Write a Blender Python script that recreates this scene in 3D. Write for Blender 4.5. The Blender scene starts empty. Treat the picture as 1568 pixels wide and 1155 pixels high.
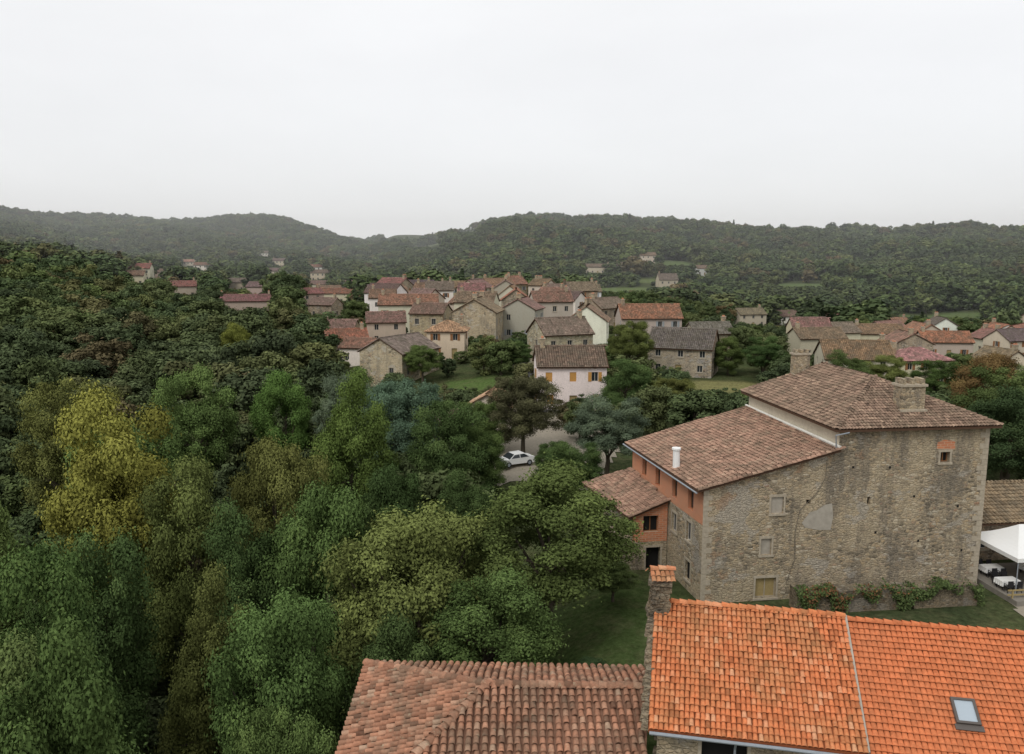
import bpy, math, random
import numpy as np
from mathutils import Vector, Matrix
random.seed(7)
RNG=np.random.default_rng(11)
scene=bpy.context.scene
COL=scene.collection
scene.view_settings.view_transform='Standard'
scene.view_settings.look='None'
scene.view_settings.exposure=0

# ------------------------------------------------------------ node helpers
def newmat(name):
    m=bpy.data.materials.new(name); m.use_nodes=True
    nt=m.node_tree; nt.nodes.clear()
    return m,nt
def math_(nt,op,a,b=None,c=None):
    n=nt.nodes.new('ShaderNodeMath'); n.operation=op
    for i,v in enumerate((a,b,c)):
        if v is None: continue
        if isinstance(v,(int,float)): n.inputs[i].default_value=v
        else: nt.links.new(v,n.inputs[i])
    return n.outputs[0]
def mix(nt,f,a,b,mode='MIX'):
    n=nt.nodes.new('ShaderNodeMix'); n.data_type='RGBA'; n.blend_type=mode
    for i,v in ((0,f),(6,a),(7,b)):
        if isinstance(v,(int,float)): n.inputs[i].default_value=v
        elif isinstance(v,tuple): n.inputs[i].default_value=(v[0],v[1],v[2],1)
        else: nt.links.new(v,n.inputs[i])
    return n.outputs[2]
def ramp(nt,fac,stops):
    n=nt.nodes.new('ShaderNodeValToRGB')
    e=n.color_ramp.elements
    while len(e)<len(stops): e.new(0.5)
    for i,(p,c) in enumerate(stops):
        e[i].position=p
        e[i].color=(c[0],c[1],c[2],1) if isinstance(c,tuple) else (c,c,c,1)
    nt.links.new(fac,n.inputs[0])
    return n.outputs[0]
def noise(nt,vec,scale,detail=4,rough=.6):
    n=nt.nodes.new('ShaderNodeTexNoise'); n.inputs['Scale'].default_value=scale
    n.inputs['Detail'].default_value=detail; n.inputs['Roughness'].default_value=rough
    if vec is not None: nt.links.new(vec,n.inputs['Vector'])
    return n.outputs[0]
def pos(nt,scale=(1,1,1)):
    g=nt.nodes.new('ShaderNodeNewGeometry')
    m=nt.nodes.new('ShaderNodeMapping'); m.inputs['Scale'].default_value=scale
    nt.links.new(g.outputs['Position'],m.inputs['Vector'])
    return m.outputs[0]
def finish(nt,col,rough=.9,bump=None,bstr=.3,bdist=.05,spec=.2,metal=0):
    b=nt.nodes.new('ShaderNodeBsdfPrincipled'); o=nt.nodes.new('ShaderNodeOutputMaterial')
    if isinstance(col,tuple): b.inputs['Base Color'].default_value=(*col,1)
    else: nt.links.new(col,b.inputs['Base Color'])
    b.inputs['Roughness'].default_value=rough
    b.inputs['Specular IOR Level'].default_value=spec
    b.inputs['Metallic'].default_value=metal
    if bump is not None:
        bn=nt.nodes.new('ShaderNodeBump'); bn.inputs['Strength'].default_value=bstr
        bn.inputs['Distance'].default_value=bdist
        nt.links.new(bump,bn.inputs['Height']); nt.links.new(bn.outputs[0],b.inputs['Normal'])
    nt.links.new(b.outputs[0],o.inputs[0])

def mat_simple(name,col,rough=.7,var=.25,scale=6,spec=.3,metal=0):
    m,nt=newmat(name)
    n=noise(nt,pos(nt),scale)
    c=mix(nt,n,tuple(x*(1-var) for x in col),tuple(min(1,x*(1+var)) for x in col))
    finish(nt,c,rough,spec=spec,metal=metal); return m

def mat_leaf(name,mode):
    m,nt=newmat(name)
    at=nt.nodes.new('ShaderNodeAttribute'); at.attribute_name='tint'
    t=at.outputs['Fac']
    oi=nt.nodes.new('ShaderNodeObjectInfo')
    if mode=='obj': base=oi.outputs['Color']
    else:
        rp=[(0.0,(.048,.070,.036)),(.2,(.082,.115,.046)),(.4,(.125,.16,.056)),(.55,(.065,.095,.045)),(.72,(.10,.14,.062)),(.90,(.145,.165,.06)),(.965,(.14,.12,.06)),(1.0,(.16,.11,.06))]
        base=ramp(nt,oi.outputs['Random'],rp)
        big=noise(nt,oi.outputs['Location'],.011,2)
        base=mix(nt,ramp(nt,big,[(.4,0.0),(.62,1.0)]),mix(nt,.5,base,(.072,.082,.046)),base)
    k=ramp(nt,t,[(0,.55),(.5,1.0),(1,1.5)])
    c=mix(nt,1.0,base,k,'MULTIPLY')
    c=mix(nt,ramp(nt,t,[(.65,0.0),(1,.18)]),c,(.20,.215,.06))
    d=nt.nodes.new('ShaderNodeBsdfDiffuse')
    nt.links.new(c,d.inputs[0])
    o=nt.nodes.new('ShaderNodeOutputMaterial'); nt.links.new(d.outputs[0],o.inputs[0])
    return m

def mat_stone(name,useobj=False,scale=3.0,bright=1.0,patch=.65):
    m,nt=newmat(name)
    p=pos(nt,(1,1,1.9))
    wv=nt.nodes.new('ShaderNodeVectorMath'); wv.operation='ADD'
    sc=nt.nodes.new('ShaderNodeVectorMath'); sc.operation='SCALE'; sc.inputs['Scale'].default_value=.12
    cn=nt.nodes.new('ShaderNodeTexNoise'); cn.inputs['Scale'].default_value=3
    nt.links.new(p,cn.inputs['Vector']); nt.links.new(cn.outputs[1],sc.inputs[0])
    nt.links.new(p,wv.inputs[0]); nt.links.new(sc.outputs[0],wv.inputs[1])
    v=nt.nodes.new('ShaderNodeTexVoronoi'); v.inputs['Scale'].default_value=scale
    nt.links.new(wv.outputs[0],v.inputs['Vector'])
    e=nt.nodes.new('ShaderNodeTexVoronoi'); e.feature='DISTANCE_TO_EDGE'; e.inputs['Scale'].default_value=scale
    nt.links.new(wv.outputs[0],e.inputs['Vector'])
    sep=nt.nodes.new('ShaderNodeSeparateColor'); nt.links.new(v.outputs['Color'],sep.inputs[0])
    cell=ramp(nt,sep.outputs[0],[(0,(.13,.11,.08)),(.25,(.28,.23,.16)),(.55,(.40,.325,.225)),(.8,(.43,.32,.195)),(.92,(.54,.48,.37)),(1,(.34,.215,.14))])
    mort=(.43,.365,.27)
    c=mix(nt,ramp(nt,e.outputs['Distance'],[(0.0,.9),(.09,0.0)]),cell,mort)
    big=noise(nt,pos(nt,(1,1,.8)),.24,5)
    c=mix(nt,ramp(nt,big,[(.45,0.0),(.55,.6)]),c,(.50,.41,.28))
    big2=noise(nt,pos(nt,(1.3,1.1,.3)),.5,7,.7)
    c=mix(nt,ramp(nt,big2,[(.49,0.0),(.63,patch)]),c,(.195,.17,.135))
    big3=noise(nt,pos(nt,(.9,1.1,1.3)),.45,4,.6)
    c=mix(nt,ramp(nt,big3,[(.585,0.0),(.61,.6)]),c,(.43,.39,.33))
    big4=noise(nt,pos(nt,(.7,1.0,.9)),.33,6,.7)
    c=mix(nt,ramp(nt,big4,[(.60,0.0),(.63,.55)]),c,(.38,.24,.15))
    fine=noise(nt,pos(nt),9,5,.8)
    c=mix(nt,1.0,c,ramp(nt,fine,[(.28,.5),(.72,1.4)]),'MULTIPLY')
    if bright!=1.0: c=mix(nt,1.0,c,(bright,bright,bright),'MULTIPLY')
    if useobj:
        oi=nt.nodes.new('ShaderNodeObjectInfo'); c=mix(nt,1.0,c,oi.outputs['Color'],'MULTIPLY')
    finish(nt,c,.95,bump=ramp(nt,e.outputs['Distance'],[(0,0.0),(.15,1.0)]),bstr=.8,bdist=.06,spec=.1)
    return m

def mat_plaster(name):
    m,nt=newmat(name)
    oi=nt.nodes.new('ShaderNodeObjectInfo')
    n1=noise(nt,pos(nt,(1,1,.4)),.8,6,.7)
    n2=noise(nt,pos(nt),6,4,.7)
    c=mix(nt,ramp(nt,n1,[(.48,0.0),(.8,.4)]),oi.outputs['Color'],(.36,.31,.23))
    c=mix(nt,1.0,c,ramp(nt,n2,[(.3,.85),(.7,1.08)]),'MULTIPLY')
    finish(nt,c,.9,spec=.1); return m

def mat_tiles(name,moss=.5,mcol=(.13,.115,.085),spread=(.5,1.45),lich=.8,pale=None):
    m,nt=newmat(name)
    oi=nt.nodes.new('ShaderNodeObjectInfo')
    at=nt.nodes.new('ShaderNodeAttribute'); at.attribute_name='tint'
    t=at.outputs['Fac']
    c=mix(nt,1.0,oi.outputs['Color'],ramp(nt,t,[(0,spread[0]),(.5,1.0),(1,spread[1])]),'MULTIPLY')
    if pale is not None: c=mix(nt,ramp(nt,t,[(.70,0.0),(.95,.8)]),c,pale)
    n1=noise(nt,pos(nt),.7,6,.65)
    c=mix(nt,math_(nt,'MULTIPLY',ramp(nt,n1,[(.42,0.0),(.62,1.0)]),moss),c,mcol)
    n2=noise(nt,pos(nt),7,5,.75)
    c=mix(nt,1.0,c,ramp(nt,n2,[(.3,.7),(.7,1.2)]),'MULTIPLY')
    n3=noise(nt,pos(nt),2.6,4,.8)
    c=mix(nt,math_(nt,'MULTIPLY',ramp(nt,n3,[(.60,0.0),(.68,1.0)]),moss*lich),c,(.36,.32,.22))
    finish(nt,c,.85,spec=.15,bump=n2,bstr=.2,bdist=.02); return m

def mat_brick(name):
    m,nt=newmat(name)
    g=nt.nodes.new('ShaderNodeNewGeometry'); s=nt.nodes.new('ShaderNodeSeparateXYZ')
    nt.links.new(g.outputs['Position'],s.inputs[0])
    a=math_(nt,'SUBTRACT',s.outputs[1],math_(nt,'MULTIPLY',s.outputs[0],.9))
    c=nt.nodes.new('ShaderNodeCombineXYZ'); nt.links.new(a,c.inputs[0]); nt.links.new(s.outputs[2],c.inputs[1])
    b=nt.nodes.new('ShaderNodeTexBrick'); nt.links.new(c.outputs[0],b.inputs['Vector'])
    b.inputs['Color1'].default_value=(.58,.22,.11,1); b.inputs['Color2'].default_value=(.45,.17,.09,1)
    b.inputs['Mortar'].default_value=(.52,.36,.25,1); b.inputs['Scale'].default_value=1
    b.inputs['Brick Width'].default_value=.42; b.inputs['Row Height'].default_value=.17
    b.inputs['Mortar Size'].default_value=.018
    n1=noise(nt,pos(nt),1.2,5,.7)
    cc=mix(nt,ramp(nt,n1,[(.45,0.0),(.75,.6)]),b.outputs[0],(.36,.24,.17))
    finish(nt,cc,.9,spec=.1); return m

M={}
M['leaf']=mat_leaf('foliage','obj'); M['leafmass']=mat_leaf('foliage_mass','rnd')
M['bark']=mat_simple('bark',(.09,.075,.055),.95,.4,8,.05)
M['stone']=mat_stone('rubble_stone',patch=.8); M['stoneo']=mat_stone('village_stone',useobj=True,scale=2.2)
M['stonegrey']=mat_stone('grey_stone',bright=.6,scale=4)
M['plaster']=mat_plaster('lime_plaster')
M['tiles']=mat_tiles('old_canal_tiles',.6)
M['tilesnew']=mat_tiles('new_canal_tiles',.32,(.34,.25,.12),(.6,1.2),.7,(.66,.35,.20))
M['tilesrib']=mat_tiles('ribbed_tiles',.22,(.38,.17,.085),(.72,1.22),.25)
M['tileslow']=mat_tiles('weathered_canal_tiles',.6,(.17,.13,.09),(.4,1.6),.9,(.42,.30,.21))
M['deck']=mat_simple('roof_underlay',(.10,.06,.04),.95,.3,3,.05)
M['deckrust']=mat_simple('channel_tiles',(.22,.12,.08),.95,.4,3,.05)
M['brick']=mat_brick('orange_brick')
M['glass']=mat_simple('window_glass',(.03,.035,.04),.15,.2,2,.6)
M['frame']=mat_simple('window_frame',(.45,.42,.37),.6,.1)
M['shut_b']=mat_simple('shutter_brown',(.26,.12,.05),.7)
M['shut_y']=mat_simple('shutter_ochre',(.50,.26,.07),.6)
M['shut_g']=mat_simple('shutter_grey',(.3,.32,.33),.6)
M['wood']=mat_simple('door_wood',(.34,.26,.12),.7,.35,10)
M['trim']=mat_simple('cut_stone',(.40,.345,.265),.9,.45,5,.1)
M['white']=mat_simple('white_paint',(.8,.8,.78),.5,.04)
M['metal']=mat_simple('zinc',(.30,.33,.36),.5,.2,4,.4,.2)
M['dark']=mat_simple('dark_void',(.012,.011,.010),.9,.2)
M['black']=mat_simple('black_plastic',(.02,.02,.022),.5,.2)
M['cable']=mat_simple('old_conduit',(.16,.14,.11),.8,.2)
M['cement']=mat_simple('cement_patch',(.38,.345,.29),.95,.35,2.5,.1)
M['gravel']=mat_simple('gravel',(.30,.265,.21),.95,.3,3,.05)
M['asphalt']=mat_simple('asphalt',(.10,.10,.10),.9,.2,9,.1)

# ------------------------------------------------------------ terrain
A_=np.array([-180,-90,-45,-32,-24,-16,-10,-8,0,8,16,24,32,45,90,180.])
R_=np.array([0,20,35,50,65,80,100,130,170,220,300,420,600,800,950,1150,1500,2000,2800,6000.])
back=[-25]*11+[-20,-10,5,12,20,30,30,30,30]
T_=np.array([back,
 [-25,-30,-33,-34,-34,-34,-33,-30,-26,-20,-12,-5,0,8,15,28,50,50,40,40],
 [-25,-32,-36,-37,-37,-37,-36,-33,-28,-20,-11,-3,0,6,15,32,70,60,50,50],
 [-25,-31,-35,-37,-37,-37,-36,-34,-30,-24,-16,-8,-8,0,8,25,60,55,45,45],
 [-25,-30,-35,-37,-37,-37,-36,-34,-30,-26,-21,-16,-15,-8,0,18,50,48,40,40],
 [-25,-29,-34,-36,-37,-37,-35,-31,-27,-24,-21,-20,-20,-10,0,15,54,45,40,40],
 [-25,-28,-33,-36,-36,-34,-31,-27,-23,-20.5,-19,-24,-23,-15,-8,0,14,18,20,20],
 [-25,-27,-31,-34,-34,-32,-29,-25,-21.5,-19.5,-17.5,-24,-22,-12,-4,8,31,28,25,25],
 [-25,-25,-26,-28,-27,-24,-22,-21.5,-20,-18.5,-17,-24,-10,12,26,43,38,30,30,30],
 [-25,-25.3,-25.4,-25.4,-25.2,-24.5,-23.5,-22,-21,-20,-20,-27,-12,10,24,41,35,30,30,30],
 [-25,-25.4,-25.5,-25.5,-25.5,-25.3,-24.3,-22,-21.5,-22,-26,-32,-18,5,25,22,20,20,20,20],
 [-25,-25.4,-25.5,-25.5,-25.5,-25.3,-25,-25,-25,-26,-28,-34,-20,3,20,16,15,15,15,15],
 [-25,-25.4,-25.5,-25.5,-25.5,-25.3,-25,-25,-25,-26,-28,-34,-20,2,15,12,12,12,12,12],
 [-25,-25.4,-25.5,-25.5,-25.5,-25.3,-25,-25,-25,-26,-28,-33,-20,2,14,12,12,12,12,12],
 back,back],float)
def h(x,y):
    x=np.asarray(x,float); y=np.asarray(y,float)
    a=np.degrees(np.arctan2(x,y)); r=np.clip(np.hypot(x,y),0,5990)
    def idx(v,G):
        i=np.clip(np.searchsorted(G,v,side='right')-1,0,len(G)-2)
        return i,(v-G[i])/(G[i+1]-G[i])
    i,fa=idx(a,A_); j,fr=idx(r,R_)
    fa=fa*fa*(3-2*fa)*.5+fa*.5
    def cr(p0,p1,p2,p3,t):
        return p1+.5*t*(p2-p0+t*(2*p0-5*p1+4*p2-p3+t*(3*(p1-p2)+p3-p0)))
    def rowv(ii):
        jm=np.clip(j-1,0,len(R_)-1); j2=np.clip(j+2,0,len(R_)-1)
        return cr(T_[ii,jm],T_[ii,j],T_[ii,j+1],T_[ii,j2],fr)
    z=rowv(i)*(1-fa)+rowv(i+1)*fa
    k=np.clip((r-350)/500,0,1)
    z=z+k*(5*np.sin(x/97+1.3)*np.cos(y/131)+3.5*np.sin(x/41+y/57)+2*np.sin(x/23-y/35))
    k2=np.clip((r-80)/80,0,1)*(1-k)
    z=z+k2*.5*np.sin(x/13+.4)*np.cos(y/17)
    return z

MEADOW=[(-6.6,139,8,6,(.085,.13,.04)),(36,135,8,6,(.20,.19,.08)),(65,515,30,16,(.11,.15,.055)),(193,545,26,14,(.10,.14,.055)),
 (222,420,40,10,(.10,.14,.055)),(-118,1130,36,50,(.12,.15,.07)),(8,47,7,14,(.06,.088,.03)),(-60,1180,26,30,(.11,.14,.06)),
 (130,640,18,22,(.10,.14,.055)),(95,560,14,14,(.11,.14,.055))]
def mesh_np(name,V,F,mats,parent=None,tint=None,mi=None,smooth=False,link=True,color=None):
    V=np.ascontiguousarray(V,dtype=np.float32).reshape(-1,3); F=np.asarray(F,dtype=np.int32)
    me=bpy.data.meshes.new(name)
    k=F.shape[1]
    me.vertices.add(len(V)); me.vertices.foreach_set('co',V.ravel())
    me.loops.add(F.size); me.loops.foreach_set('vertex_index',F.ravel())
    me.polygons.add(len(F)); me.polygons.foreach_set('loop_start',np.arange(0,F.size,k,dtype=np.int32))
    try: me.polygons.foreach_set('loop_total',np.full(len(F),k,dtype=np.int32))
    except Exception: pass
    for m in mats: me.materials.append(m)
    if mi is not None: me.polygons.foreach_set('material_index',np.asarray(mi,dtype=np.int32))
    me.update(calc_edges=True); 
    if tint is not None:
        a=me.attributes.new('tint','FLOAT','FACE'); a.data.foreach_set('value',np.asarray(tint,dtype=np.float32))
    me.polygons.foreach_set('use_smooth',np.full(len(F),smooth,dtype=bool))
    ob=bpy.data.objects.new(name,me)
    if link: COL.objects.link(ob)
    if parent is not None: setparent(ob,parent)
    if color: ob.color=(*color,1)
    return ob
def setparent(ob,par,local=False):
    ob.parent=par
    if not local:
        ob.matrix_parent_inverse=(Matrix.Translation(par.location)@par.rotation_euler.to_matrix().to_4x4()).inverted()
def empty(name,x,y,z,rot=0):
    e=bpy.data.objects.new(name,None); e.empty_display_size=1
    e.location=(x,y,z); e.rotation_euler=(0,0,rot); COL.objects.link(e); return e

angs=np.concatenate([np.arange(-180,-56,4),np.arange(-56,56,.35),np.arange(56,180,4)])
rad=np.concatenate([np.linspace(1,110,110),np.geomspace(111,5800,170)])
AA,RR=np.meshgrid(np.radians(angs),rad)
X=(np.sin(AA)*RR); Y=(np.cos(AA)*RR); Z=h(X,Y)
na=len(angs); nr=len(rad)
V=np.stack([X,Y,Z],-1).reshape(-1,3)
ii,jj=np.meshgrid(np.arange(nr-1),np.arange(na),indexing='ij')
F=np.stack([ii*na+jj,ii*na+(jj+1)%na,(ii+1)*na+(jj+1)%na,(ii+1)*na+jj],-1).reshape(-1,4)
def terr_mat():
    m,nt=newmat('ground_grass')
    at=nt.nodes.new('ShaderNodeAttribute'); at.attribute_name='mead'
    n1=noise(nt,pos(nt),.15,6,.7); n2=noise(nt,pos(nt),2.5,6,.75); n3=noise(nt,pos(nt),.5,6,.75)
    c=mix(nt,ramp(nt,n1,[(.35,0.0),(.65,1.0)]),(.045,.058,.028),(.072,.09,.038))
    c=mix(nt,at.outputs['Alpha'],c,at.outputs['Color'])
    c=mix(nt,ramp(nt,n3,[(.45,0.0),(.72,.6)]),c,(.13,.12,.065))
    c=mix(nt,1.0,c,ramp(nt,n2,[(.3,.5),(.7,1.4)]),'MULTIPLY')
    finish(nt,c,1,spec=.0,bump=n2,bstr=.6,bdist=.25); return m
ground=mesh_np('ground',V,F,[terr_mat()],smooth=True)
ca=ground.data.attributes.new('mead','FLOAT_COLOR','POINT')
cc=np.zeros((len(V),4),np.float32)
for (mx,my,rx,ry,c) in MEADOW:
    d=np.hypot((V[:,0]-mx)/rx,(V[:,1]-my)/ry)
    w=np.clip((1.15-d)/.25,0,1)
    s=w>cc[:,3]
    cc[s,0]=c[0];cc[s,1]=c[1];cc[s,2]=c[2];cc[s,3]=w[s]
ca.data.foreach_set('color',cc.ravel())

# ------------------------------------------------------------ mesh builder
class MB:
    def __init__(s): s.v=[];s.f=[];s.m=[]
    def face(s,pts,m):
        b=len(s.v); s.v+= [tuple(p) for p in pts]; s.f.append(tuple(range(b,b+len(pts)))); s.m.append(m)
    def hexa(s,p,m):
        b=len(s.v); s.v+=[tuple(q) for q in p]
        for f in ((0,3,2,1),(4,5,6,7),(0,1,5,4),(1,2,6,5),(2,3,7,6),(3,0,4,7)):
            s.f.append(tuple(b+i for i in f)); s.m.append(m)
    def box(s,c,size,rot,m,top=1.0):
        cx,cy,cz=c; L,W,H=[q/2 for q in size]; ca,sa=math.cos(rot),math.sin(rot); P=[]
        for dz,k in ((-H,1),(H,top)):
            for a,b in ((-L,-W),(L,-W),(L,W),(-L,W)):
                a*=k;b*=k
                P.append((cx+a*ca-b*sa,cy+a*sa+b*ca,cz+dz))
        s.hexa(P,m)
    def prism(s,poly,th,m):
        b=[(p[0],p[1],p[2]-th) for p in poly]
        s.face(poly,m); s.face(b[::-1],m)
        for i in range(len(poly)):
            j=(i+1)%len(poly); s.face([b[i],b[j],poly[j],poly[i]],m)
    def tube(s,pts,rads,m,seg=7,cap=True):
        b=len(s.v); n=len(pts)
        for i,p in enumerate(pts):
            p=Vector(p); d=(Vector(pts[min(i+1,n-1)])-Vector(pts[max(i-1,0)])).normalized()
            a=d.orthogonal().normalized(); c=d.cross(a)
            for k in range(seg):
                t=2*math.pi*k/seg; q=p+(a*math.cos(t)+c*math.sin(t))*rads[i]; s.v.append(tuple(q))
        for i in range(n-1):
            for k in range(seg):
                s.f.append((b+i*seg+k,b+i*seg+(k+1)%seg,b+(i+1)*seg+(k+1)%seg,b+(i+1)*seg+k)); s.m.append(m)
        if cap:
            s.f.append(tuple(b+k for k in range(seg))); s.m.append(m)
            s.f.append(tuple(b+(n-1)*seg+k for k in range(seg))); s.m.append(m)
    def wall(s,p0,p1,zb,zt,ops,m,depth=.2):
        dx,dy=p1[0]-p0[0],p1[1]-p0[1]; L=math.hypot(dx,dy); dx/=L;dy/=L; nx,ny=dy,-dx
        P=lambda a,z,o=0:(p0[0]+dx*a-nx*o,p0[1]+dy*a-ny*o,z)
        def sb(a0,a1,z0,z1,o0,o1,mm):
            s.hexa([P(a0,z0,o0),P(a1,z0,o0),P(a1,z0,o1),P(a0,z0,o1),P(a0,z1,o0),P(a1,z1,o0),P(a1,z1,o1),P(a0,z1,o1)],mm)
        ops=[o for o in ops if o['s']-o['w']/2>.15 and o['s']+o['w']/2<L-.15]
        for o in ops:
            o['a0']=o['s']-o['w']/2;o['a1']=o['s']+o['w']/2
        ss=sorted(set([0,L]+[o['a0'] for o in ops]+[o['a1'] for o in ops]))
        zz=sorted(set([zb,zt]+[o['z0'] for o in ops]+[o['z1'] for o in ops]))
        for a,b in zip(ss[:-1],ss[1:]):
            for c,d in zip(zz[:-1],zz[1:]):
                ma,mz=(a+b)/2,(c+d)/2
                if any(o['a0']<ma<o['a1'] and o['z0']<mz<o['z1'] for o in ops): continue
                s.face([P(a,c),P(b,c),P(b,d),P(a,d)],m)
        for o in ops:
            a0,a1,z0,z1=o['a0'],o['a1'],o['z0'],o['z1']; D=o.get('d',depth)
            for q in (((a0,z0),(a0,z1)),((a1,z0),(a1,z1)),((a0,z0),(a1,z0)),((a0,z1),(a1,z1))):
                s.face([P(*q[0]),P(*q[1]),P(*q[1],D),P(*q[0],D)],m)
            s.face([P(a0,z0,D),P(a1,z0,D),P(a1,z1,D),P(a0,z1,D)],o['pane'])
            f=o.get('frame')
            if f is not None:
                t=.06; e=D-.05
                sb(a0,a0+t,z0,z1,e,D-.004,f); sb(a1-t,a1,z0,z1,e,D-.004,f)
                sb(a0+t,a1-t,z1-t,z1,e,D-.004,f); sb(a0+t,a1-t,z0,z0+t,e,D-.004,f)
                mid=(a0+a1)/2; sb(mid-.035,mid+.035,z0+t,z1-t,e,D-.004,f)
            u=o.get('trim')
            if u is not None:
                g=.15
                sb(a0-g,a0-.003,z0,z1,-.03,.02,u); sb(a1+.003,a1+g,z0,z1,-.03,.02,u)
                sb(a0-g-.05,a1+g+.05,z1+.003,z1+.2,-.035,.02,u); sb(a0-g-.05,a1+g+.05,z0-.16,z0-.003,-.09,.02,u)
            h_=o.get('shut')
            if h_ is not None:
                w=(a1-a0)*.5
                sb(a0-w-.02,a0-.02,z0,z1,-.07,-.02,h_); sb(a1+.02,a1+w+.02,z0,z1,-.07,-.02,h_)
    def obj(s,name,mats,parent=None,local=False,color=None,smooth=False):
        me=bpy.data.meshes.new(name); me.from_pydata(s.v,[],s.f)
        for m in mats: me.materials.append(m)
        me.polygons.foreach_set('material_index',s.m)
        if smooth: me.polygons.foreach_set('use_smooth',[True]*len(s.f))
        me.update()
        ob=bpy.data.objects.new(name,me); COL.objects.link(ob)
        if parent is not None: setparent(ob,parent,local)
        if color: ob.color=(*color,1)
        return ob

# ------------------------------------------------------------ roof tiles
def place(P,e,u,n,w,L,k,flat=.75,lift=.035,j=.012,cov=.53):
    P=np.asarray(P,float); Nn=len(P)
    ang=np.linspace(0,math.pi,k+1); out=np.zeros((Nn,2,k+1,3))
    jit=RNG.normal(0,j,(Nn,1)); jn=np.abs(RNG.normal(0,j,(Nn,1)))
    for q,(t,rr,lf) in enumerate(((0,w*cov,lift),(L,w*cov*.8,0.0))):
        for a in range(k+1):
            out[:,q,a,:]=P+u*t+e*(math.cos(ang[a])*rr)+e*jit+n*(math.sin(ang[a])*rr*flat+lf)+n*jn
    base=(np.arange(Nn)*2*(k+1))[:,None]
    fs=[]
    for a in range(k):
        fs.append(np.concatenate([base+a,base+a+1,base+(k+1)+a+1,base+(k+1)+a],1))
    F=np.stack(fs,1).reshape(-1,4)
    tint=np.repeat(np.clip(RNG.normal(.5,.22,Nn),0,1),k)
    return out.reshape(-1,3),F,tint
def inpoly(px,py,poly):
    c=np.zeros(len(px),bool); n=len(poly); j=n-1
    for i in range(n):
        xi,yi=poly[i]; xj,yj=poly[j]
        if yi!=yj:
            c^=((yi>py)!=(yj>py))&(px<(xj-xi)*(py-yi)/(yj-yi)+xi)
        j=i
    return c
def tiles(polys,ridges,w,L,k=3,flat=.75,cov=.53,j=.012,lift=.035):
    VV=[];FF=[];TT=[];off=0
    for poly in polys:
        p=[np.array(q,float) for q in poly]
        e=p[1]-p[0]; e/=np.linalg.norm(e)
        n=np.cross(p[1]-p[0],p[2]-p[0]); n/=np.linalg.norm(n)
        if n[2]<0: n=-n
        u=np.cross(n,e)
        loc=[((q-p[0])@e,(q-p[0])@u) for q in p]
        s0=min(a for a,b in loc); s1=max(a for a,b in loc); t1=max(b for a,b in loc)
        S,Tt=np.meshgrid(np.arange(s0+w/2,s1,w),np.arange(-.03,t1,L))
        S=S.ravel();Tt=Tt.ravel()
        ok=inpoly(S,Tt+L*.5,loc)
        S=S[ok];Tt=Tt[ok]
        dip=.03*np.sin(S*.9+poly[0][0])*np.sin(Tt*.8)
        Tt=np.where(Tt<0,Tt,Tt+RNG.normal(0,j,len(Tt)))
        P=p[0]+S[:,None]*e+Tt[:,None]*u+dip[:,None]*n+.03*n
        if len(P)==0: continue
        v,f,t=place(P,e,u,n,w,L*1.12,k,flat,lift,j,cov)
        VV.append(v);FF.append(f+off);TT.append(t);off+=len(v)
    for a,b in ridges:
        a=np.array(a,float);b=np.array(b,float); d=b-a; ln=np.linalg.norm(d)
        if ln<.3: continue
        d/=ln; up=np.array([0,0,1.]); e=np.cross(d,up); e/=np.linalg.norm(e); n=np.cross(e,d)
        if n[2]<0:n=-n
        T=np.arange(0,ln,.38); P=a+T[:,None]*d+n*.05
        v,f,t=place(P,e,d,n,max(w,.26)*1.3,.42,max(k,4),.8)
        VV.append(v);FF.append(f+off);TT.append(t);off+=len(v)
    return np.vstack(VV),np.vstack(FF),np.concatenate(TT)

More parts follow.
